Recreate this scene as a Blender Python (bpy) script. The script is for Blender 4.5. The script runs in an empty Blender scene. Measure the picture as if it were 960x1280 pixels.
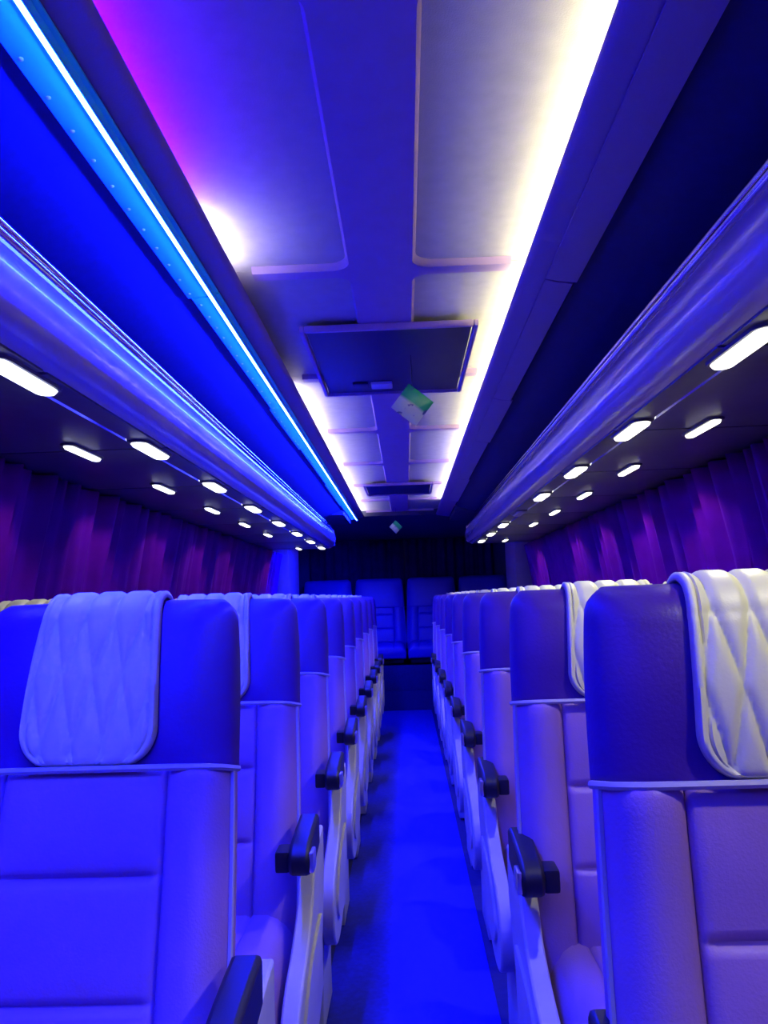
import bpy, bmesh, math, random
from mathutils import Vector, Matrix
random.seed(7)
S = bpy.context.scene
C = S.collection

# ------------------------------------------------------------------ camera
EYE = Vector((0.035, 0.0, 1.15))
def set_camera():
    f, vx, vy, roll = 1000.0, 508.0, 745.5, math.radians(2.0)
    Y = Vector((vx - 480, -(vy - 640), -f)).normalized()
    Z = Vector((-math.sin(roll), math.cos(roll), 0)); Z = (Z - Y * Z.dot(Y)).normalized()
    X = Y.cross(Z)
    # rows of the camera->world rotation are the world axes written in camera space
    m = Matrix(((X.x, X.y, X.z), (Y.x, Y.y, Y.z), (Z.x, Z.y, Z.z))).to_4x4()
    m.translation = EYE
    cd = bpy.data.cameras.new('camera'); cam = bpy.data.objects.new('camera', cd)
    C.objects.link(cam); cam.matrix_world = m
    cd.sensor_fit = 'VERTICAL'; cd.sensor_height = 36.0; cd.lens = 36.0 * f / 1280.0
    cd.clip_start = 0.02
    S.camera = cam
set_camera()

# ------------------------------------------------------------------ world and exposure (night: the lamps of the coach light it)
w = bpy.data.worlds.new('night'); S.world = w; w.use_nodes = True
w.node_tree.nodes['Background'].inputs[0].default_value = (0.002, 0.002, 0.01, 1)
w.node_tree.nodes['Background'].inputs[1].default_value = 1.0
vs = S.view_settings
vs.view_transform = 'Standard'; vs.look = 'None'; vs.exposure = 0.0; vs.gamma = 1.0; vs.use_curve_mapping = False

# light levels of the fittings
BLUE_LED = 960.0
COVE = 78.0
LAMP = 3.0             # brightness of the oblong diffusers
BEAM_COOL = 0.8        # watts of the downward beam of each lamp, blue-strip side
BEAM_WARM = 8.0        # watts of the warmer beams on the other side

# ------------------------------------------------------------------ materials
def mat(name, col, rough=0.6, metal=0.0, spec=0.5, noise=0.0, nscale=40.0, bump=0.0, bscale=200.0, sheen=0.0, coat=0.0):
    m = bpy.data.materials.new(name); m.use_nodes = True
    nt = m.node_tree; b = nt.nodes['Principled BSDF']
    b.inputs['Base Color'].default_value = (*col, 1); b.inputs['Roughness'].default_value = rough
    b.inputs['Metallic'].default_value = metal; b.inputs['Specular IOR Level'].default_value = spec
    if sheen: b.inputs['Sheen Weight'].default_value = sheen
    if coat: b.inputs['Coat Weight'].default_value = coat
    tc = nt.nodes.new('ShaderNodeTexCoord')
    if noise:
        n = nt.nodes.new('ShaderNodeTexNoise'); n.inputs['Scale'].default_value = nscale; n.inputs['Detail'].default_value = 4
        nt.links.new(tc.outputs['Object'], n.inputs['Vector'])
        r = nt.nodes.new('ShaderNodeValToRGB')
        r.color_ramp.elements[0].position = 0.3; r.color_ramp.elements[1].position = 0.7
        r.color_ramp.elements[0].color = (*[c * (1 - noise) for c in col], 1)
        r.color_ramp.elements[1].color = (*[min(1, c * (1 + noise)) for c in col], 1)
        nt.links.new(n.outputs['Fac'], r.inputs['Fac']); nt.links.new(r.outputs['Color'], b.inputs['Base Color'])
    if bump:
        n2 = nt.nodes.new('ShaderNodeTexNoise'); n2.inputs['Scale'].default_value = bscale; n2.inputs['Detail'].default_value = 3
        nt.links.new(tc.outputs['Object'], n2.inputs['Vector'])
        bp = nt.nodes.new('ShaderNodeBump'); bp.inputs['Strength'].default_value = bump; bp.inputs['Distance'].default_value = 0.002
        nt.links.new(n2.outputs['Fac'], bp.inputs['Height']); nt.links.new(bp.outputs['Normal'], b.inputs['Normal'])
    return m
def emit(name, col, s):
    m = bpy.data.materials.new(name); m.use_nodes = True; nt = m.node_tree
    b = nt.nodes['Principled BSDF']; b.inputs['Base Color'].default_value = (0.8, 0.8, 0.8, 1)
    b.inputs['Emission Color'].default_value = (*col, 1); b.inputs['Emission Strength'].default_value = s
    return m
M = {}
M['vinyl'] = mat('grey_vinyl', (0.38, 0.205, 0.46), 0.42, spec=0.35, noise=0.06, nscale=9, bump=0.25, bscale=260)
M['band'] = mat('slate_blue_leather', (0.075, 0.022, 0.24), 0.36, spec=0.35, noise=0.08, nscale=7, bump=0.2, bscale=180)
M['pad'] = mat('cream_quilted_leather', (0.84, 0.84, 0.52), 0.42, noise=0.03, nscale=12, bump=0.15, bscale=220)
M['bench'] = mat('blue_bench_vinyl', (0.05, 0.03, 0.50), 0.42, noise=0.06, nscale=9, bump=0.2, bscale=260)
M['piping'] = mat('grey_piping', (0.52, 0.49, 0.50), 0.45)
M['thread'] = mat('seam_thread', (0.05, 0.045, 0.10), 0.7)
M['shield'] = mat('off_white_plastic', (0.62, 0.60, 0.56), 0.38, noise=0.05, nscale=14)
M['black'] = mat('black_plastic', (0.012, 0.012, 0.016), 0.45)
M['metal'] = mat('satin_metal', (0.75, 0.75, 0.78), 0.28, metal=0.9)
M['dark_metal'] = mat('dark_steel', (0.05, 0.05, 0.06), 0.5, metal=0.6)
M['carpet'] = mat('blue_floor_carpet', (0.01, 0.015, 0.42), 0.85, noise=0.18, nscale=60, bump=0.5, bscale=400)
M['platform'] = mat('dark_floor_lining', (0.02, 0.02, 0.12), 0.8, noise=0.15, nscale=40)
M['ceil'] = mat('pale_ceiling_laminate', (0.36, 0.25, 0.44), 0.55, spec=0.3, noise=0.04, nscale=18, bump=0.12, bscale=300)
M['panel'] = mat('ceiling_panel_fabric', (0.40, 0.385, 0.42), 0.75, spec=0.2, noise=0.05, nscale=25, bump=0.3, bscale=350)
M['soffit'] = mat('grey_soffit', (0.22, 0.14, 0.30), 0.55, bump=0.3, bscale=300)
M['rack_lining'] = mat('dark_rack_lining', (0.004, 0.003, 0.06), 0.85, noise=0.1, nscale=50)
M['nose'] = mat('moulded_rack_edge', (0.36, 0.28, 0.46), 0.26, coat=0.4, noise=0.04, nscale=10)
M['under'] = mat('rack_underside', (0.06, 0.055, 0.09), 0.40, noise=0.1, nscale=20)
M['alu'] = mat('aluminium', (0.85, 0.85, 0.88), 0.10, metal=1.0)
M['profile'] = mat('led_glow_tinted_profile', (0.03, 0.85, 0.92), 0.45)  # cyan spill of the blue LED put into the profile's own colour
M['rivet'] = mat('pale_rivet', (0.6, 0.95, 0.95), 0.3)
M['curtain'] = mat('violet_curtain', (0.14, 0.003, 0.36), 0.9, spec=0.08, noise=0.10, nscale=14, bump=0.4, bscale=300)
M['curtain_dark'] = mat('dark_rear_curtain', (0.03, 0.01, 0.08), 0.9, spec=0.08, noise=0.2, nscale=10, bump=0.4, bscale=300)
M['wall'] = mat('grey_side_wall', (0.20, 0.18, 0.30), 0.6, noise=0.05, nscale=10)
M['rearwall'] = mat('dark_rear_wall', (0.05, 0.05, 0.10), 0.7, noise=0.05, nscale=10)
M['glass'] = mat('black_window_glass', (0.004, 0.004, 0.008), 0.06)
M['hatch'] = mat('dark_roof_hatch', (0.012, 0.008, 0.05), 0.4, noise=0.06, nscale=8)
M['sticker'] = mat('pale_sticker', (0.65, 0.65, 0.72), 0.4)
M['string'] = mat('thin_string', (0.05, 0.05, 0.06), 0.8)
M['led_blue'] = emit('blue_led_strip', (0.003, 0.0078, 1.0), BLUE_LED)
M['cove_white'] = emit('warm_white_cove_led', (1.0, 0.98, 0.42), COVE)
M['cove_cool'] = emit('cool_white_cove_led', (0.95, 0.92, 1.0), COVE * 0.9)
M['cove_violet'] = emit('dim_violet_cove_led', (0.10, 0.0, 1.0), 90.0)
M['lamp'] = emit('cool_lamp_diffuser', (0.9, 0.95, 1.0), LAMP)
M['lamp_warm'] = emit('warm_lamp_diffuser', (1.0, 0.99, 0.80), LAMP)
M['lamp_off'] = mat('unlit_diffuser', (0.35, 0.35, 0.38), 0.4)

# packet material: green top fading to pale body, dark blots of print
def packet_mat():
    m = bpy.data.materials.new('printed_packet'); m.use_nodes = True; nt = m.node_tree; b = nt.nodes['Principled BSDF']
    tc = nt.nodes.new('ShaderNodeTexCoord'); sp = nt.nodes.new('ShaderNodeSeparateXYZ'); nt.links.new(tc.outputs['Object'], sp.inputs[0])
    r = nt.nodes.new('ShaderNodeValToRGB'); r.color_ramp.elements[0].position = 0.47; r.color_ramp.elements[1].position = 0.56
    r.color_ramp.elements[0].color = (0.72, 0.90, 0.50, 1); r.color_ramp.elements[1].color = (0.03, 0.60, 0.14, 1)
    mr = nt.nodes.new('ShaderNodeMapRange'); mr.inputs[1].default_value = -0.06; mr.inputs[2].default_value = 0.06
    nt.links.new(sp.outputs['Z'], mr.inputs[0]); nt.links.new(mr.outputs[0], r.inputs['Fac'])
    n = nt.nodes.new('ShaderNodeTexNoise'); n.inputs['Scale'].default_value = 30; nt.links.new(tc.outputs['Object'], n.inputs['Vector'])
    r2 = nt.nodes.new('ShaderNodeValToRGB'); r2.color_ramp.elements[0].position = 0.60; r2.color_ramp.elements[1].position = 0.66
    nt.links.new(n.outputs['Fac'], r2.inputs['Fac'])
    mx = nt.nodes.new('ShaderNodeMixRGB'); mx.inputs[2].default_value = (0.10, 0.16, 0.22, 1)
    nt.links.new(r2.outputs['Color'], mx.inputs[0]); nt.links.new(r.outputs['Color'], mx.inputs[1])
    nt.links.new(mx.outputs[0], b.inputs['Base Color']); b.inputs['Roughness'].default_value = 0.25
    return m
M['packet'] = packet_mat()

# ------------------------------------------------------------------ helpers
def tag(o, label=None, cat=None, group=None, kind=None):
    if label: o['label'] = label
    if cat: o['category'] = cat
    if group: o['group'] = group
    if kind: o['kind'] = kind
    return o
def mesh(name, verts, faces, smooth=True, angle=40):
    me = bpy.data.meshes.new(name); me.from_pydata([tuple(v) for v in verts], [], faces); me.update()
    bm = bmesh.new(); bm.from_mesh(me); bmesh.ops.recalc_face_normals(bm, faces=bm.faces); bm.to_mesh(me); bm.free()
    if smooth:
        me.polygons.foreach_set('use_smooth', [True] * len(me.polygons)); me.set_sharp_from_angle(angle=math.radians(angle))
    return me
def link(name, me, m=None, parent=None, loc=(0, 0, 0)):
    o = bpy.data.objects.new(name, me); C.objects.link(o); o.location = loc
    if m is not None and me is not None and not me.materials: me.materials.append(m)
    if parent: o.parent = parent
    return o
def empty(name, loc=(0, 0, 0), parent=None):
    o = bpy.data.objects.new(name, None); C.objects.link(o); o.location = loc; o.empty_display_size = 0.1
    if parent: o.parent = parent
    return o
def copy_tree(o, parent=None):
    c = o.copy(); C.objects.link(c); c.parent = parent
    for ch in list(o.children): copy_tree(ch, c)
    return c
class MB:
    def __init__(s): s.v = []; s.f = []
    def add(s, v, f):
        k = len(s.v); s.v += [Vector(p) for p in v]; s.f += [tuple(i + k for i in q) for q in f]; return s
    def box(s, x0, x1, y0, y1, z0, z1, b=0.0):
        bm = bmesh.new(); bmesh.ops.create_cube(bm, size=1.0)
        for v in bm.verts:
            v.co = ((x0 + x1) / 2 + v.co.x * (x1 - x0), (y0 + y1) / 2 + v.co.y * (y1 - y0), (z0 + z1) / 2 + v.co.z * (z1 - z0))
        if b: bmesh.ops.bevel(bm, geom=bm.edges[:], offset=b, segments=2, affect='EDGES', profile=0.6)
        bm.verts.index_update()
        s.add([v.co.copy() for v in bm.verts], [[v.index for v in f.verts] for f in bm.faces]); bm.free(); return s
    def sphere(s, c, r, sc=(1, 1, 1), seg=8):
        bm = bmesh.new(); bmesh.ops.create_uvsphere(bm, u_segments=seg, v_segments=max(4, seg // 2 + 1), radius=r); bm.verts.index_update()
        s.add([(c[0] + v.co.x * sc[0], c[1] + v.co.y * sc[1], c[2] + v.co.z * sc[2]) for v in bm.verts], [[v.index for v in f.verts] for f in bm.faces]); bm.free(); return s
    def tube(s, pts, r, seg=6, closed=False):
        pts = [Vector(p) for p in pts]; n = len(pts); rings = []
        for i, p in enumerate(pts):
            a = pts[max(0, i - 1)]; b = pts[min(n - 1, i + 1)]; t = (b - a).normalized()
            up = Vector((0, 0, 1)) if abs(t.z) < 0.9 else Vector((0, 1, 0))
            e1 = t.cross(up).normalized(); e2 = t.cross(e1)
            rings.append([p + e1 * (r * math.cos(2 * math.pi * k / seg)) + e2 * (r * math.sin(2 * math.pi * k / seg)) for k in range(seg)])
        v = [q for rg in rings for q in rg]; f = []
        for i in range(n - 1):
            for k in range(seg): f.append((i * seg + k, i * seg + (k + 1) % seg, (i + 1) * seg + (k + 1) % seg, (i + 1) * seg + k))
        f.append(tuple(range(seg))); f.append(tuple((n - 1) * seg + k for k in range(seg)))
        return s.add(v, f)
    def extrude_y(s, prof, y0, y1, ny=1):                       # closed profile of (x, z), swept along the coach
        n = len(prof); v = []; f = []
        for j in range(ny + 1):
            y = y0 + (y1 - y0) * j / ny; v += [(p[0], y, p[1]) for p in prof]
        for j in range(ny):
            for i in range(n): f.append((j * n + i, j * n + (i + 1) % n, (j + 1) * n + (i + 1) % n, (j + 1) * n + i))
        f.append(tuple(range(n))); f.append(tuple(ny * n + i for i in range(n)))
        return s.add(v, f)
    def extrude_x(s, prof, x0, x1):                             # closed profile of (y, z), given a thickness across
        n = len(prof); v = [(x0, p[0], p[1]) for p in prof] + [(x1, p[0], p[1]) for p in prof]
        f = [(i, (i + 1) % n, n + (i + 1) % n, n + i) for i in range(n)] + [tuple(range(n)), tuple(range(n, 2 * n))]
        return s.add(v, f)
    def me(s, name, smooth=True, angle=40): return mesh(name, s.v, s.f, smooth, angle)
    def build(s, name, m, parent=None, loc=(0, 0, 0), smooth=True, angle=40): return link(name, s.me(name, smooth, angle), m, parent, loc)
def struct(o): return tag(o, kind='structure')
def arc(cx, cz, r, a0, a1, n=6): return [(cx + r * math.cos(math.radians(a0 + (a1 - a0) * i / n)), cz + r * math.sin(math.radians(a0 + (a1 - a0) * i / n))) for i in range(n + 1)]
def spline(pts, n=6):
    P = [Vector((*p, 0)) if len(p) == 2 else Vector(p) for p in pts]; out = []
    for i in range(len(P) - 1):
        a = P[max(0, i - 1)]; b = P[i]; c = P[i + 1]; d = P[min(len(P) - 1, i + 2)]
        for k in range(n):
            t = k / n
            out.append(0.5 * ((2 * b) + (c - a) * t + (2 * a - 5 * b + 4 * c - d) * t * t + (3 * b - a - 3 * c + d) * t ** 3))
    out.append(P[-1]); return [(q.x, q.y) for q in out]

ORD = ['first', 'second', 'third', 'fourth', 'fifth', 'sixth', 'seventh', 'eighth', 'ninth', 'tenth']
Y0, Y1 = -0.9, 9.1          # the stretch of coach that is built
HW = 1.22                   # half width inside
CZ = 1.95                   # ceiling height
RACK_END = 6.75

# ------------------------------------------------------------------ structure
struct(MB().box(-HW, HW, Y0, 8.25, -0.05, 0.0).build('floor', M['platform'], smooth=False))
rn = MB().box(-0.24, 0.25, Y0, 8.245, 0.0, 0.006, 0.002).build('aisle_carpet', M['carpet'])
tag(rn, 'long blue carpet running down the aisle between the seats', 'carpet')
for s, n in ((-1, 'left'), (1, 'right')):
    wl = struct(MB().box(*sorted((s * HW, s * (HW + 0.05))), Y0, Y1, -0.05, 1.86).build('wall_' + n, M['wall'], smooth=False))
    # windows behind the curtains
wi = 0
for s in (-1, 1):
    for k in range(6):
        y = -0.75 + k * 1.55; wi += 1
        r = struct(empty('window_%d' % wi, (s * (HW - 0.008), y, 0.85)))
        MB().box(-0.006, 0.006, 0.0, 1.42, 0.0, 0.68).build('pane', M['glass'], r, smooth=False)
        fr = MB()
        for a in (((0.0, 0.04), (0.0, 0.68)), ((1.38, 1.42), (0.0, 0.68)), ((0.0, 1.42), (0.0, 0.03)), ((0.0, 1.42), (0.65, 0.68))):
            fr.box(-0.012, 0.012, a[0][0], a[0][1], a[1][0], a[1][1])
        fr.build('window_frame', M['black'], r, smooth=False)
struct(MB().box(-HW, HW, Y1, Y1 + 0.05, -0.05, 1.95).build('wall_rear', M['rearwall'], smooth=False))
# platform under the rear bench with its riser
pf = struct(MB().box(-HW, HW, 8.25, Y1, -0.05, 0.20).build('floor_platform', M['platform'], smooth=False))

# ceiling: a spine with cross bars set below recessed panels, open to the light coves
JO = [-0.9, -0.01, 0.97, 1.95, 2.93, 3.91, 4.90, 5.87, 6.80, 7.68]
COVE_X = 0.43
BAR_X = 0.325
HOLE = (-0.245, 0.265, 2.33, 3.10)
ceil = struct(empty('ceiling', (0, 0, CZ)))
def bay(y0, y1, s):
    m = MB(); b = 0.022; r = 0.045; gx = 0.078
    inner = [(s * BAR_X, y0 + b), (s * (gx + r), y0 + b)]
    for k in range(1, 7):
        a = math.pi / 2 * k / 6; inner.append((s * (gx + r - r * math.sin(a)), y0 + b + r - r * math.cos(a)))
    for k in range(0, 7):
        a = math.pi / 2 * k / 6; inner.append((s * (gx + r - r * math.cos(a)), y1 - b - r + r * math.sin(a)))
    inner.append((s * BAR_X, y1 - b))
    n = len(inner); outer = []
    for i, p in enumerate(inner):
        if i == 0: outer.append((s * BAR_X, y0))
        elif i == n - 1: outer.append((s * BAR_X, y1))
        elif i == 1: outer.append((s * (gx + r), y0))
        elif i == n - 2: outer.append((s * (gx + r), y1))
        elif i < 5: outer.append((s * (gx + r) * (1 - (i - 1) / 3.5), y0) if i < 4 else (0, y0))
        elif i > n - 6: outer.append((0, y1) if i == n - 5 else (s * (gx + r) * (1 - (n - 2 - i) / 3.5), y1))
        else: outer.append((0, p[1]))
    e = 0.008; d = 0.034
    lo = 0.017
    v = [(x, y, lo) for x, y in outer] + [(x, y, lo) for x, y in inner]
    # the moulded rim leans back a little towards the cove
    cx, cy = s * 0.30, (y0 + y1) / 2
    def off(p, q): return (p[0] + (s * q if abs(p[0]) < BAR_X - 0.01 else 0), p[1] + (q if p[1] < cy else -q), 0)
    r1 = [off(p, e) for p in inner]
    v += [(a, b2, d) for a, b2, _ in r1]
    f = []
    for i in range(n - 1):
        f.append((i, i + 1, n + i + 1, n + i)); f.append((n + i, n + i + 1, 2 * n + i + 1, 2 * n + i))
    for i in (0, n - 1): f.append((i, n + i, 2 * n + i))
    me = mesh('ceiling_frame', v, f, True, 30)
    link('ceiling_frame', me, M['ceil'], ceil)
    px0, px1 = sorted((s * (gx - 0.004), s * (COVE_X + 0.06)))
    g = 0.0015
    MB().box(px0, px1, y0 + g, y1 - g, d, d + 0.012).build('ceiling_panel', M['panel'], ceil, smooth=False)
for i in range(len(JO) - 1):
    for s in (-1, 1): bay(JO[i], JO[i + 1], s)
MB().box(-0.078, 0.078, Y0, JO[-1], 0.0172, 0.034).build('ceiling_spine', M['ceil'], ceil, smooth=False)
struct(MB().box(-HW, HW, Y0, 7.70, CZ + 0.047, CZ + 0.075).build('ceiling_roof', M['soffit'], smooth=False))
# low rear part of the ceiling over the bench
rp = MB(); prof = [(7.69, 1.86)] + spline([(7.69, 1.93), (7.95, 1.91), (8.3, 1.85), (9.1, 1.80)], 4) + [(9.1, 2.02), (7.69, 2.02)]
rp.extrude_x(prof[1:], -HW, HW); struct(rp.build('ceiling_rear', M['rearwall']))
for s, n in ((-1, 'left'), (1, 'right')):
    # soffit: lip of the cove, then the strip out to the light profile
    pr = [(0.346, 1.934), (0.348, 1.928), (0.360, 1.920), (0.400, 1.913), (0.440, 1.907), (0.468, 1.902), (0.474, 1.912), (0.474, CZ + 0.045),
          (0.445, CZ + 0.045), (0.440, 1.922), (0.366, 1.925), (0.354, 1.936)]
    pr = [(s * a, b) for a, b in pr]
    struct(MB().extrude_y(pr, Y0, 7.68 if s < 0 else 7.68).build('trim_%d' % (1 if s < 0 else 2), M['soffit']))

# ------------------------------------------------------------------ cove LED strips
def tape_seg(name, m, s, ya, yb, label):
    n = max(1, round((yb - ya) / 0.25)); mb = MB()
    for i in range(n):
        a = ya + (yb - ya) * i / n; b = ya + (yb - ya) * (i + 1) / n
        mb.box(s * 0.398 - 0.008, s * 0.398 + 0.008, a, b, 1.9260, 1.9300)
    return tag(link(name, mb.me(name, False), m), label, 'light strip')
tape_seg('light_strip', M['cove_white'], 1, Y0, 4.0, 'long warm white light strip hidden in the cove beside the dark rack')
tape_seg('light_strip', M['cove_cool'], 1, 4.0, 6.88, 'cool white light strip in the cove continuing past the roof hatch')
tape_seg('light_strip', M['cove_violet'], -1, Y0, 1.60, 'dim violet light strip in the cove beside the blue strip')
tape_seg('light_strip', M['cove_cool'], -1, 1.62, 1.88, 'short white glowing piece of light strip before the roof hatch')
tape_seg('light_strip', M['cove_cool'], -1, 3.05, 7.66, 'white light strip in the cove beyond the roof hatch, blue strip side')

# ------------------------------------------------------------------ perforated profiles under the soffits; the one over the near-blue rack is lit
def profile_thing(s, lit):
    root = empty('light_profile', (s * 0.44, 0, 1.90))
    tag(root, 'riveted aluminium profile holding the glowing blue LED strip' if lit else 'unlit grey profile strip along the dark luggage rack', 'light profile')
    cuts = [Y0, 0.62, 1.887, 3.064, 3.917, 5.2, 6.4, 7.6]
    for i in range(len(cuts) - 1):
        a, b = cuts[i] + 0.004, cuts[i + 1] - 0.004
        dx = 0.004 * ((i % 2) * 2 - 1)
        m = MB()
        pts = [(-0.040, 0.010), (-0.040, 0.006), (-0.012, -0.001), (0.030 + dx, -0.007), (0.032 + dx, -0.004), (0.030 + dx, 0.0)]
        m.extrude_y([(s * x, z) for x, z in pts], a, b)
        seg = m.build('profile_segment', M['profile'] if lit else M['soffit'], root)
        if not lit: continue
        rv = MB(); y = a + 0.04
        while y < b - 0.02:
            rv.sphere((s * (0.020 + dx), y, -0.0062), 0.0042, (1, 1, 0.6), 8); y += 0.085
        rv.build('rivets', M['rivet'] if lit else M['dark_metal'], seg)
        tag(seg.children[0], kind='stuff')
    if lit:
        n = 40; mb = MB()
        # the tape leans outward, into the rack
        for i in range(n):
            a = Y0 + (7.60 - Y0) * i / n; b = Y0 + (7.60 - Y0) * (i + 1) / n
            v = [(s * -0.0322, a, -0.0158), (s * -0.0178, a, -0.0057), (s * -0.0178, b, -0.0057), (s * -0.0322, b, -0.0158)]
            mb.add(v, [(0, 1, 2, 3)])
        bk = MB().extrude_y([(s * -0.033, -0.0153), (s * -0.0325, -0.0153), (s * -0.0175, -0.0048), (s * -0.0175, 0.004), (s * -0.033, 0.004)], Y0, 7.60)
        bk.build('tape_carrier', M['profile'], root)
        v = None
        link('led_tape', mb.me('led_tape', False), M['led_blue'], root)
    return root
profile_thing(-1, True); profile_thing(1, False)

# ------------------------------------------------------------------ luggage racks
def rack(s):
    side = 'blue-lit open luggage rack with bright metal rails above the seats' if s < 0 else 'dark open luggage rack with rounded violet-grey edge above the seats'
    root = empty('luggage_rack', (s * 0.58, 0, 1.58)); tag(root, side, 'luggage rack')
    def P(pts): return [(s * (x - 0.58), z - 1.58) for x, z in pts]
    # lining: sloping inner roof and outer wall
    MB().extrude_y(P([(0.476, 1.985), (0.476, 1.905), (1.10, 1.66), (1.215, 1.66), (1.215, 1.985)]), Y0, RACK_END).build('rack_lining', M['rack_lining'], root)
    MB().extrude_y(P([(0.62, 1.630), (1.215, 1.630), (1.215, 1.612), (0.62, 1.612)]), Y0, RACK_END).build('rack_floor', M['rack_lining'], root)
    # rounded moulded edge
    nose = spline([(0.585, 1.725), (0.562, 1.705), (0.548, 1.665), (0.552, 1.620), (0.575, 1.590), (0.610, 1.578)], 5)
    nose += [(0.625, 1.585), (0.625, 1.72), (0.60, 1.728)]
    MB().extrude_y(P(nose), Y0, RACK_END).build('rack_edge', M['nose'], root)
    for cz, cx, r in ((1.752, 0.580, 0.0085), (1.728, 0.568, 0.0060)):
        MB().extrude_y(P([(cx + r * math.cos(2 * math.pi * k / 10), cz + r * 1.25 * math.sin(2 * math.pi * k / 10)) for k in range(10)]), Y0, RACK_END - 0.01).build('rail', M['alu'], root)
    MB().extrude_y(P([(0.585, 1.722), (0.585, 1.756), (0.60, 1.758), (0.61, 1.722)]), Y0, RACK_END - 0.01).build('rail_web', M['nose'], root)
    # underside in service panels
    y = -0.8
    while y < RACK_END - 0.1:
        b = min(y + 0.73, RACK_END)
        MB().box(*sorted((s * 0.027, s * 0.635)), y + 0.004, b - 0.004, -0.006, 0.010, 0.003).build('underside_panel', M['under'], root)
        y += 0.735
    MB().extrude_y(P([(0.668, 1.5745), (0.672, 1.5705), (0.676, 1.5745)]), Y0, RACK_END).build('trim_bead', M['alu'], root)
    # closing end
    pr = P([(0.555, 1.60), (0.56, 1.73), (0.60, 1.765), (0.70, 1.80), (1.10, 1.64), (1.165, 1.64), (1.165, 1.575), (0.60, 1.575)])
    MB().extrude_y(pr, RACK_END, RACK_END + 0.02).build('end_panel', M['nose'], root)
    return root
rack(-1); rack(1)

# oblong lamps under the racks: an inner and an outer row, one dead
def lamp_meshes(L, W):
    h = MB(); d = MB()
    def stadium(l, w2, n=6):
        r = w2 / 2; p = []
        for k in range(n + 1): a = -math.pi / 2 + math.pi * k / n; p.append((r * math.sin(a), l / 2 - r + r * math.cos(a)))
        for k in range(n + 1): a = math.pi / 2 + math.pi * k / n; p.append((r * math.sin(a), -l / 2 + r + r * math.cos(a)))
        return p
    def slab(m, pts, z0, z1, shrink):
        n = len(pts); v = [(x, y, z1) for x, y in pts] + [(x * (1 - shrink), y * (1 - shrink * 0.2), z0) for x, y in pts]
        m.add(v, [(i, (i + 1) % n, n + (i + 1) % n, n + i) for i in range(n)] + [tuple(range(n)), tuple(range(n, 2 * n))])
    slab(h, stadium(L + 0.02, W + 0.016), -0.006, 0.0, 0.08)
    slab(d, stadium(L, W), -0.0125, -0.006, 0.18)
    return h.me('housing'), d.me('diffuser')
LM = {False: lamp_meshes(0.235, 0.044), True: lamp_meshes(0.215, 0.026)}
LMO = [m.copy() for m in LM[False]]
LMW = {k: [m.copy() for m in LM[k]] for k in LM}
for outer in (False, True):
    LM[outer][0].materials.append(M['under']); LM[outer][1].materials.append(M['lamp'])
    LMW[outer][0].materials.append(M['under']); LMW[outer][1].materials.append(M['lamp_warm'])
LMO[0].materials.append(M['under']); LMO[1].materials.append(M['lamp_off'])
for s in (-1, 1):
    for k in range(-2, 8):  # negative k: unseen lamps added ahead of the rows to light the front seats
        y = (1.40 + 0.735 * k) if s < 0 else (1.40 + 0.71 * k)
        for outer in (False, True):
            if outer and k == 6: continue
            dead = (s > 0 and k == 4 and not outer)
            hm, dm = LMO if dead else (LM if s < 0 else LMW)[outer]
            o = empty('reading_lamp', (s * (0.835 if outer else 0.648), y, 1.574))
            where = 'the blue-lit rack' if s < 0 else 'the dark rack'
            if dead: tag(o, 'unlit oblong lamp in the inner row under the dark rack', 'lamp')
            else: tag(o, 'glowing oblong lamp, %s from the rear, %s row under %s' % (ORD[(7 - k) - (1 if outer and k < 6 else 0)], 'curtain-side' if outer else 'inner', where), 'lamp', ('outer' if outer else 'inner') + ' lamps under ' + where)
            link('housing', hm, None, o); link('diffuser', dm, None, o)
            if not dead:
                bl = bpy.data.lights.new('beam', 'SPOT'); bl.energy = (BEAM_COOL if s < 0 else BEAM_WARM) * (0.6 if outer else 1.0)
                bl.color = (0.5, 0.72, 1.0) if s < 0 else (1.0, 0.96, 0.66)
                bl.spot_size = math.radians(116); bl.spot_blend = 0.35; bl.shadow_soft_size = 0.02
                bo = bpy.data.objects.new('beam', bl); C.objects.link(bo); bo.parent = o; bo.location = (0, 0, -0.035)
                if outer:                       # the window-side beams lean towards the curtains
                    bl.color = (1.0, 0.86, 0.86); bl.energy = 2.2 if s < 0 else 3.6
                    bl.spot_size = math.radians(96); bo.rotation_euler = (0, -s * math.radians(30), 0)

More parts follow.
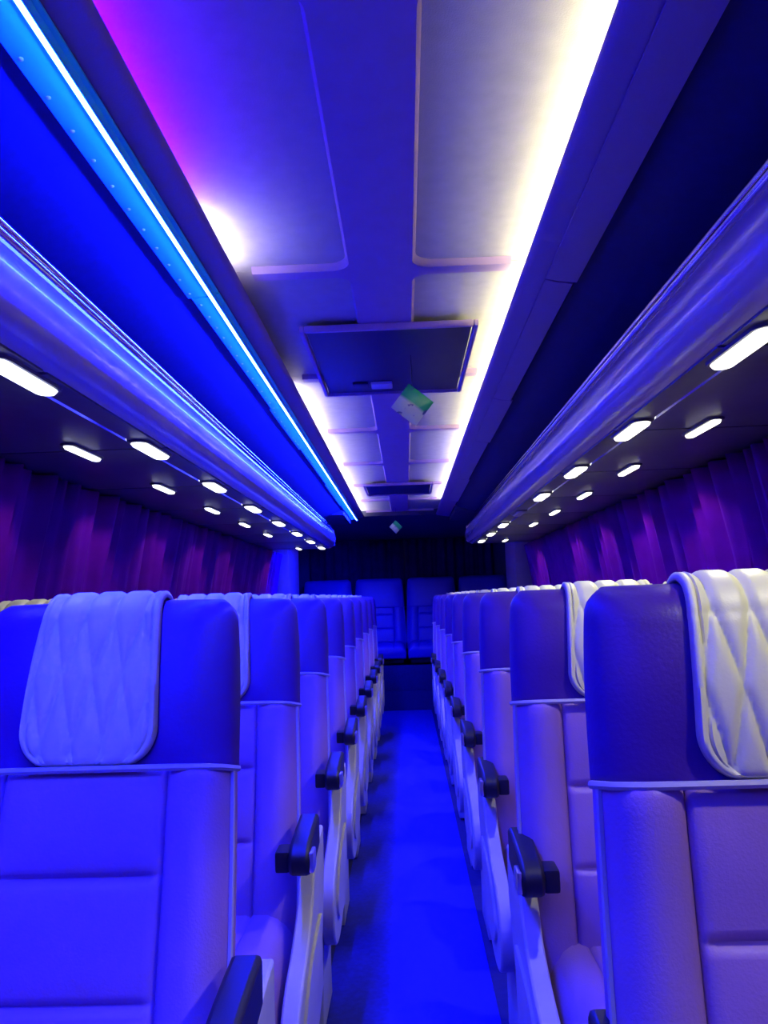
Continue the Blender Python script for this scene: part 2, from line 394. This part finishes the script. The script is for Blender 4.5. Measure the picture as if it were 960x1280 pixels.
# ------------------------------------------------------------------ curtains
def curtain(name, p0, p1, zb, zt, m, nf, amp, seed, label, group=None, lean=None):
    rnd = random.Random(seed); p0 = Vector(p0); p1 = Vector(p1); L = (p1 - p0).length; t = (p1 - p0).normalized(); nrm = Vector((-t.y, t.x))
    ph = [rnd.uniform(0, 6.28) for _ in range(4)]; n = nf * 10; rows = 10; v = []; f = []
    for j in range(rows):
        h = j / (rows - 1); z = zb + (zt - zb) * h
        for i in range(n + 1):
            u = i / n; a = u * nf * 2 * math.pi
            w2 = math.sin(a + 0.9 * math.sin(a * 0.31 + ph[0])) + 0.35 * math.sin(2.1 * a + ph[1]) + 0.3 * math.sin(0.45 * a + ph[2])
            d = amp * (0.55 + 1.15 * h) * w2 + 0.004 * math.sin(5 * h + a)
            q = p0 + t * (u * L) + nrm * d
            v.append((q.x + (lean(z) if lean else 0), q.y, z))
    for j in range(rows - 1):
        for i in range(n): f.append((j * (n + 1) + i, j * (n + 1) + i + 1, (j + 1) * (n + 1) + i + 1, (j + 1) * (n + 1) + i))
    c = (p0 + p1) / 2; v = [(a - c.x, b - c.y, z - zb) for a, b, z in v]
    o = link(name, mesh(name, v, f, True, 60), m, None, (c.x, c.y, zb))
    md = o.modifiers.new('thickness', 'SOLIDIFY'); md.thickness = 0.003
    return tag(o, label, 'curtain', group)
for s in (-1, 1):
    edges = [-0.85, 0.45, 1.62, 2.74, 3.95, 5.2, 6.4, 7.35] if s < 0 else [-0.85, 0.5, 1.75, 2.62, 3.85, 5.0, 6.2, 7.15]
    for k in range(7):
        a, b = edges[k] + 0.012, edges[k + 1] - 0.012
        xx = s * (HW - 0.035)
        def lean(z, s=s): return -s * (0.02 * min(1, max(0, (z - 0.72) / 0.43)) + 0.06 * max(0, (z - 1.15) / 0.416) ** 1.15)
        lab = 'violet pleated curtain on the %s side, %s window curtain from the rear' % ('blue-strip' if s < 0 else 'dark-rack', ORD[6 - k])
        curtain('window_curtain', (xx, a), (xx, b), 0.72, 1.567 if k < 6 else 1.566, M['curtain'], 8 + (k % 3), 0.018, 20 * k + s, lab, 'window curtains on the %s side' % ('blue-strip' if s < 0 else 'dark-rack'), lean)
# rear corner posts and rear curtain
for s, n in ((-1, 3), (1, 4)):
    struct(MB().box(*sorted((s * 1.05, s * (HW - 0.001))), 7.42, 8.15, 0.0, 1.84, 0.015).build('trim_%d' % n, M['ceil']))
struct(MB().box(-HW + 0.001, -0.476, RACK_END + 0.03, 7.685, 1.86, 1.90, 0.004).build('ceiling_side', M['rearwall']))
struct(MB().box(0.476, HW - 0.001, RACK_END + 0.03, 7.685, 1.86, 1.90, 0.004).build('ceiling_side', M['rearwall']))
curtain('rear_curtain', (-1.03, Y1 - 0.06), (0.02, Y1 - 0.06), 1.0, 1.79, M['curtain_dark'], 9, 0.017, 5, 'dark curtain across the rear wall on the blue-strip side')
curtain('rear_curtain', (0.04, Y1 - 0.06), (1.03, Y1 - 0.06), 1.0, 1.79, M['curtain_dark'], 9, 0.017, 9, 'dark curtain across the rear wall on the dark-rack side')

# ------------------------------------------------------------------ seats
PIV = 0.45            # height of the hinge between cushion and backrest
W2 = 0.226
def seat_proto(side, seam_z, rec, pad=True, arm=True, ax=0.0, ay=0.0):
    """side: +1 when the aisle lies on the +x side. Origin on the floor under the backrest seam."""
    rc = math.radians(rec); ca, sa = math.cos(rc), math.sin(rc)
    seamL = (seam_z - PIV) / ca; topL = (1.166 - PIV) / ca - 0.012
    yp = -(seam_z - PIV) * math.tan(rc)          # y of the hinge
    def T(p):                                     # upright back space (x, y, l) -> seat space
        x, y, l = p; return Vector((x, yp + y * ca + l * sa, PIV + l * ca - y * sa))
    root = empty('coach_seat')
    xs = [-1, -0.985, -0.955, -0.91, -0.84, -0.74, -0.64, -0.60, -0.575, -0.562, -0.55, -0.525, -0.48, -0.36, -0.2, 0]
    xs = xs + [-x for x in reversed(xs[:-1])]
    BW = 0.5625; TH = 0.055
    def hw_at(l): return W2 - 0.010 * max(0, (l / seamL)) ** 2
    def edge(u): return max(0.0, 1 - abs(u) ** 7) ** 0.5
    s1 = (0.752 - PIV) / ca; s2 = (0.600 - PIV) / ca
    def front(u, l):                              # forward bulge of the lower back
        y = TH * edge(u)
        au = abs(u)
        bol = 0.022 * math.exp(-((au - 0.80) / 0.17) ** 2)
        g = 0.012 * math.exp(-((au - BW) / 0.013) ** 2)
        cen = 0
        if au < BW:
            k = min(1, (BW - au) / 0.1)
            cen = -0.011 * k * (math.exp(-((l - s1) / 0.006) ** 2) + math.exp(-((l - s2) / 0.006) ** 2)) + 0.006 * k * abs(math.sin(math.pi * (l - s2) / (s1 - s2)))
        return -(y + bol * edge(u) - g + cen)
    # lower backrest
    ls = [-0.06, -0.03, 0.0]
    k = 0.02
    while k < seamL - 0.012: ls.append(k); k += 0.03
    for c in (s1, s2): ls += [c - 0.014, c - 0.007, c - 0.003, c, c + 0.003, c + 0.007, c + 0.014]
    ls += [seamL - 0.012, seamL - 0.005, seamL]; ls = sorted(set(round(a, 4) for a in ls))
    v = []; f = []; n = len(xs) * 2
    for l in ls:
        e = 1.0
        if l > seamL - 0.013: e = 1 - 0.10 * ((l - seamL + 0.013) / 0.013) ** 2
        if l < 0: e = 0.9
        hw = hw_at(l)
        v += [T((u * hw, front(u, l) * e, l)) for u in xs] + [T((u * hw, 0.045 * edge(u) * e, l)) for u in reversed(xs)]
    for j in range(len(ls) - 1):
        for i in range(n): f.append((j * n + i, j * n + (i + 1) % n, (j + 1) * n + (i + 1) % n, (j + 1) * n + i))
    f.append(tuple(range(n))); f.append(tuple((len(ls) - 1) * n + i for i in range(n)))
    back = link('backrest', mesh('backrest', v, f, True, 70), M['vinyl'], root)
    # headrest band: rounded over the top
    def hh(l): return min(1, max(0, (l - seamL) / (topL - seamL)))
    def hw2(l): t = hh(l); return (W2 - 0.008) - 0.004 * t - 0.012 * t ** 3
    def dep(l):                                   # half depth, closing over the top
        t = topL - l; r = 0.05
        return 1.0 if t > r else max(0.02, (1 - ((r - t) / r) ** 2)) ** 0.5
    def bandfront(u, l):
        t = hh(l)
        return (0.052 + 0.010 * math.sin(math.pi * min(1, t * 1.1)) + 0.003 * math.sin(9 * u + 20 * t) * (1 - t) ** 6) * (max(0.0, 1 - abs(u) ** 5) ** 0.5) * dep(l)
    lb = [seamL + 0.001, seamL + 0.006, seamL + 0.014] + [seamL + 0.014 + (topL - 0.055 - seamL - 0.014) * i / 9 for i in range(1, 10)] + [topL - 0.05 + 0.05 * math.sin(math.pi / 2 * i / 7) for i in range(0, 8)]
    v = []; f = []
    for j, l in enumerate(lb):
        hw = hw2(l) * (0.975 if j == 0 else 1.0)
        if topL - l < 0.03: hw *= 1 - 0.10 * ((0.03 - (topL - l)) / 0.03) ** 2
        v += [T((u * hw, -bandfront(u, l), l)) for u in xs] + [T((u * hw, 0.042 * edge(u) * dep(l), l)) for u in reversed(xs)]
    for j in range(len(lb) - 1):
        for i in range(n): f.append((j * n + i, j * n + (i + 1) % n, (j + 1) * n + (i + 1) % n, (j + 1) * n + i))
    f.append(tuple(range(n))); f.append(tuple((len(lb) - 1) * n + i for i in range(n)))
    band = link('headrest_band', mesh('headrest_band', v, f, True, 70), M['band'], root)
    # piping along the seam and down the aisle edge
    pts = [T((u * (W2 - 0.006), -max(0.012, 0.066 * edge(u) ** 1.0), seamL + 0.001)) for u in [-1 + 0.08 * i for i in range(26)]]
    MB().tube(pts, 0.0052, 6).build('seam_piping', M['piping'], root)
    for sx in (-1, 1):
        pts = [T((sx * (hw_at(l) - 0.003), -0.022, l)) for l in [seamL * i / 10 for i in range(11)]]
        MB().tube(pts, 0.0042, 6).build('edge_piping', M['piping'], root)
    # quilted pad draped over the band
    if pad:
        NU, NV = 60, 72; PH = 0.104; lo = seamL + 0.006; frontlen = (topL - lo)
        total = frontlen + 0.16
        v = []; f = []
        zig = 9
        for j in range(NV + 1):
            sarc = total * j / NV
            l = lo + sarc
            t = sarc / total
            half = PH - 0.014 * min(1, sarc / frontlen) ** 1.5
            rr = 0.055
            if sarc < rr: half -= rr * (1 - math.sqrt(max(0, 1 - ((rr - sarc) / rr) ** 2)))
            for i in range(NU + 1):
                u = -1 + 2 * i / NU; x = u * half
                # quilting: stitch lines that run straight near the top and zigzag lower down
                am = 1.0
                ph = (max(0.0, frontlen * 0.86 - sarc) / 0.100) % 2.0; tri = abs(ph - 1.0) * 2 - 1
                dmin = 1.0; cell = 2 * PH / zig
                for k in range(-1, zig + 2):
                    xl = -PH + k * cell + am * 0.5 * cell * tri * (1 if k % 2 else -1)
                    dmin = min(dmin, abs(x - xl))
                bulge = 0.0090 * min(1, dmin / 0.011) ** 0.55
                border = min(abs(half - abs(x)), sarc if sarc > 0 else 0)
                if border < 0.011: bulge = 0.008 - 0.006 * math.exp(-((border - 0.0095) / 0.002) ** 2)
                if border < 0.002: bulge = 0.0
                off = 0.004 + bulge
                # wrap over the rounded top
                R = 0.05
                if l <= topL - R:
                    y = -(0.052 + 0.010 * math.sin(math.pi * min(1, hh(l) * 1.1))) * max(0, 1 - (abs(x) / W2) ** 5) ** 0.5 - off; lz = l
                else:
                    a = (l - (topL - R)) / 0.062
                    if a < math.pi * 0.92:
                        y = -0.004 - (0.050 + off) * math.cos(a); lz = topL - R + (R + off) * math.sin(a)
                    else:
                        a2 = math.pi * 0.92; y = -0.004 - (0.050 + off) * math.cos(a2); lz = topL - R + (R + off) * math.sin(a2) - 0.062 * (a - a2)
                v.append(T((x, y, lz)))
        for j in range(NV):
            for i in range(NU): f.append((j * (NU + 1) + i, j * (NU + 1) + i + 1, (j + 1) * (NU + 1) + i + 1, (j + 1) * (NU + 1) + i))
        # inner side, so the pad has a thickness
        k0 = len(v); v2 = []
        pd = link('headrest_pad', mesh('headrest_pad', v, f, True, 80), M['pad'], root)
        md = pd.modifiers.new('thickness', 'SOLIDIFY'); md.thickness = 0.006; md.offset = 0
    # cushion
    v = []; f = []; cl = 0.50; nx = len(xs); ys = [0.02, 0.0, -0.05, -0.12, -0.2, -0.28, -0.35, -0.40, -0.435, -0.46, -0.478, -0.49, -0.497, -0.50]
    CW = W2 - 0.004 + min(0, ax)
    for y in ys:
        t = max(0, (-y - 0.38) / 0.12); drop = 0.075 * (1 - math.sqrt(max(0, 1 - t * t)))
        for u in xs:
            au = abs(u)
            top = PIV + 0.025 + 0.012 * math.exp(-((au - 0.8) / 0.15) ** 2) - 0.007 * math.exp(-((au - BW) / 0.014) ** 2) - drop + 0.02 * max(0, -y - 0.2)
            e = edge(u); zb = PIV - 0.145 + 0.4 * drop
            v.append(Vector((u * CW, yp + y, zb + (top - zb) * (0.45 + 0.55 * e))))
        for u in reversed(xs):
            e = edge(u); v.append(Vector((u * CW * 0.985, yp + y, PIV - 0.145 + 0.4 * drop)))
    for j in range(len(ys) - 1):
        for i in range(n): f.append((j * n + i, j * n + (i + 1) % n, (j + 1) * n + (i + 1) % n, (j + 1) * n + i))
    f.append(tuple(range(n))); f.append(tuple((len(ys) - 1) * n + i for i in range(n)))
    link('cushion', mesh('cushion', v, f, True, 70), M['vinyl'], root)
    # frame and legs
    MB().box(-0.20, 0.20, yp - 0.42, yp - 0.02, 0.265, 0.303, 0.006).build('seat_frame', M['dark_metal'], root)
    for sx in (-1, 1):
        MB().box(sx * 0.15 - 0.02, sx * 0.15 + 0.02, yp - 0.30, yp - 0.12, 0.012, 0.27, 0.005).build('leg', M['dark_metal'], root)
        MB().box(sx * 0.15 - 0.035, sx * 0.15 + 0.035, yp - 0.36, yp - 0.06, 0.0, 0.014, 0.003).build('foot_plate', M['dark_metal'], root)
    if arm:
        a = side
        def bx(x0, x1): return sorted((a * x0, a * x1))
        # off-white side shield: curved front edge sweeping down and forward
        pr = spline([(yp + 0.14, 0.61), (yp + 0.05, 0.60), (yp - 0.04, 0.565), (yp - 0.09, 0.50), (yp - 0.17, 0.455), (yp - 0.28, 0.415), (yp - 0.355, 0.35), (yp - 0.36, 0.27), (yp - 0.30, 0.215), (yp - 0.18, 0.205), (yp - 0.02, 0.25), (yp + 0.07, 0.36), (yp + 0.14, 0.50)], 4)
        sh = MB().extrude_x(pr, a * (W2 + 0.004 + ax), a * (W2 + 0.040 + ax))
        sho = sh.build('side_shield', M['shield'], root)
        bv = sho.modifiers.new('edge', 'BEVEL'); bv.width = 0.005; bv.segments = 2; bv.limit_method = 'ANGLE'; bv.angle_limit = math.radians(50)
        pr2 = spline([(yp + 0.02, 0.45), (yp - 0.14, 0.425), (yp - 0.24, 0.38), (yp - 0.295, 0.32), (yp - 0.25, 0.27), (yp - 0.12, 0.255), (yp + 0.02, 0.30)], 4)
        ins = MB().extrude_x(pr2, a * (W2 + 0.038 + ax), a * (W2 + 0.046 + ax)).build('shield_cover', M['shield'], sho)
        # lower leg cover
        pr3 = spline([(yp - 0.30, 0.24), (yp - 0.34, 0.12), (yp - 0.36, 0.012)], 3) + spline([(yp - 0.12, 0.012), (yp - 0.13, 0.12), (yp - 0.10, 0.23)], 3)
        MB().extrude_x(pr3, a * (W2 - 0.03 + ax), a * (W2 + 0.004 + ax)).build('leg_cover', M['shield'], root)
        yp += ay
        # armrest: a long bar with a rounded front, an inward block and a bright cap
        pr4 = spline([(yp + 0.015, 0.670), (yp - 0.06, 0.665), (yp - 0.14, 0.655), (yp - 0.178, 0.640), (yp - 0.185, 0.615), (yp - 0.165, 0.592), (yp - 0.08, 0.588), (yp + 0.015, 0.600)], 4)
        ar = MB().extrude_x(pr4, a * (W2 + 0.002 + ax), a * (W2 + 0.046 + ax)).build('armrest', M['black'], root)
        bv = ar.modifiers.new('edge', 'BEVEL'); bv.width = 0.008; bv.segments = 2; bv.limit_method = 'ANGLE'; bv.angle_limit = math.radians(50)
        MB().box(*bx(W2 - 0.026 + ax, W2 + 0.004 + ax), yp - 0.175, yp - 0.115, 0.600, 0.642, 0.006).build('recline_lever', M['black'], ar)
        MB().box(*bx(W2 + 0.044 + ax, W2 + 0.054 + ax), yp - 0.178, yp - 0.130, 0.600, 0.640, 0.004).build('arm_cap', M['metal'], ar)
    return root
LEFT = seat_proto(+1, 0.892, 16)
LEFT_W = seat_proto(+1, 0.892, 16, arm=False)
RIGHT = seat_proto(-1, 0.915, 9, ax=-0.03, ay=0.04)
RIGHT_W = seat_proto(-1, 0.915, 9, arm=False)
BENCH = seat_proto(+1, 0.83, 11, pad=False, arm=False)
for c in BENCH.children:
    if c.name.split('.')[0] in ('backrest', 'cushion', 'headrest_band', 'seam_piping', 'edge_piping'): c.data.materials[0] = M['bench']
    if c.name.split('.')[0] in ('leg', 'foot_plate', 'seat_frame'): pass
def place(proto, used, loc, label, group, rz=0.0):
    o = proto if not used else copy_tree(proto)
    o.location = loc; o.rotation_euler = (0, 0, rz); tag(o, label, 'seat', group)
    return o
ROWS = 9
rnd = random.Random(3)
for k in range(ROWS):
    yl = 1.265 + 0.72 * k; yr = 1.01 + 0.735 * k
    j = [rnd.uniform(-0.006, 0.006) if k else 0 for _ in range(4)]
    row = ('front row' if k == 0 else ('%s row from the front' % ORD[k])) if k < ROWS - 1 else 'last row before the rear bench'
    place(LEFT, k > 0, (-0.225 - W2, yl + j[0], 0), 'grey aisle seat with cream pad, blue-strip side, %s' % row, 'aisle seats on the blue-strip side')
    place(LEFT_W, k > 0, (-0.225 - W2 - 0.458, yl + j[1], 0), 'grey curtain-side seat with cream pad, blue-strip side, %s' % row, 'curtain-side seats on the blue-strip side')
    place(RIGHT, k > 0, (0.243 + W2, yr + j[2], 0), 'grey aisle seat with cream pad, dark-rack side, %s' % row, 'aisle seats on the dark-rack side')
    place(RIGHT_W, k > 0, (0.243 + W2 + 0.458, yr + j[3], 0), 'grey curtain-side seat with cream pad, dark-rack side, %s' % row, 'curtain-side seats on the dark-rack side')
BL = ['wide blue rear bench seat in the corner on the blue-strip side', 'wide blue rear bench seat left of the aisle line, beside the blue-strip corner seat', 'wide blue rear bench seat beside the dark-rack corner seat', 'wide blue rear bench seat in the corner on the dark-rack side']
BL[1] = 'wide blue rear bench seat beside the blue-strip corner seat'
for k in range(4):
    o = place(BENCH, k > 0, (-0.835 + 0.572 * k, 8.86, 0.20), BL[k], 'rear bench seats'); o.scale = (1.25, 1, 1)
struct(MB().box(-HW + 0.001, HW - 0.001, 8.27, 8.29, 0.20, 0.455, 0.004).build('trim_5', M['platform']))

# ------------------------------------------------------------------ roof hatches
def hatch(x0, x1, y0, y1, label, tilt=0.0, sticker=False):
    r = empty('roof_hatch', ((x0 + x1) / 2, (y0 + y1) / 2, CZ + 0.018)); tag(r, label, 'hatch')
    hx, hy = (x1 - x0) / 2, (y1 - y0) / 2; b = 0.014
    fr = MB(); z0, z1 = -0.022, -0.001
    fr.box(-hx - b, -hx, -hy - b, hy + b, z0, z1, 0.004).box(hx, hx + b, -hy - b, hy + b, z0, z1, 0.004)
    fr.box(-hx, hx, -hy - b, -hy, z0, z1, 0.004).box(-hx, hx, hy, hy + b, z0, z1, 0.004)
    fr.build('hatch_frame', M['ceil'], r)
    l = MB().box(-hx + 0.004, hx - 0.004, -hy + 0.004, hy - 0.004, -0.012, -0.001, 0.003).build('hatch_lid', M['hatch'], r)
    l.rotation_euler = (tilt, 0, 0)
    if sticker:
        MB().box(-0.08, 0.0, hy - 0.16, hy - 0.09, -0.026, -0.012, 0.005).build('hatch_handle', M['sticker'], r)
        MB().box(-0.15, -0.09, hy - 0.15, hy - 0.10, -0.020, -0.012, 0.004).build('hatch_latch', M['hatch'], r)
    return r
hatch(-0.245, 0.265, 2.335, 3.09, 'large dark roof hatch with pale handle set in the ceiling', 0.0, True)
hatch(-0.235, 0.245, 5.72, 6.28, 'small dark roof hatch far down the ceiling')

# ------------------------------------------------------------------ hanging air fresheners
def packet(loc, size, rot, zc, label):
    r = empty('air_freshener', loc); tag(r, label, 'air freshener')
    m = MB(); n = 10; v = []; f = []
    for sgn in (-1, 1):
        for j in range(n + 1):
            for i in range(n + 1):
                u = -1 + 2 * i / n; w2 = -1 + 2 * j / n
                d = sgn * (0.0006 + 0.15 * (max(0, 1 - u ** 4) * max(0, 1 - w2 ** 4)) ** 0.7)
                v.append((u * size, d * size * 0.8, w2 * size * (1 - 0.02 * u * u)))
    q = (n + 1) ** 2
    for b in (0, q):
        for j in range(n):
            for i in range(n):
                a = b + j * (n + 1) + i; f.append((a, a + 1, a + n + 2, a + n + 1))
    m.add(v, f); bag = m.build('packet', M['packet'], r, (0, 0, 0)); bag.rotation_euler = rot
    top = size * 1.30
    MB().tube([(0, 0, top * 0.94), (0.002, 0, (top + zc) * 0.5), (0, 0, zc)], 0.0016, 5).build('string', M['string'], r)
    return r
packet((0.077, 2.62, 1.785), 0.052, (0.0, math.radians(38), math.radians(8)), CZ + 0.006 - 1.785, 'green and white packet hanging on a string below the large hatch')
packet((-0.04, 7.35, 1.79), 0.045, (0.0, math.radians(45), 0.3), CZ + 0.017 - 1.79, 'tiny pale packet hanging from the ceiling near the rear')
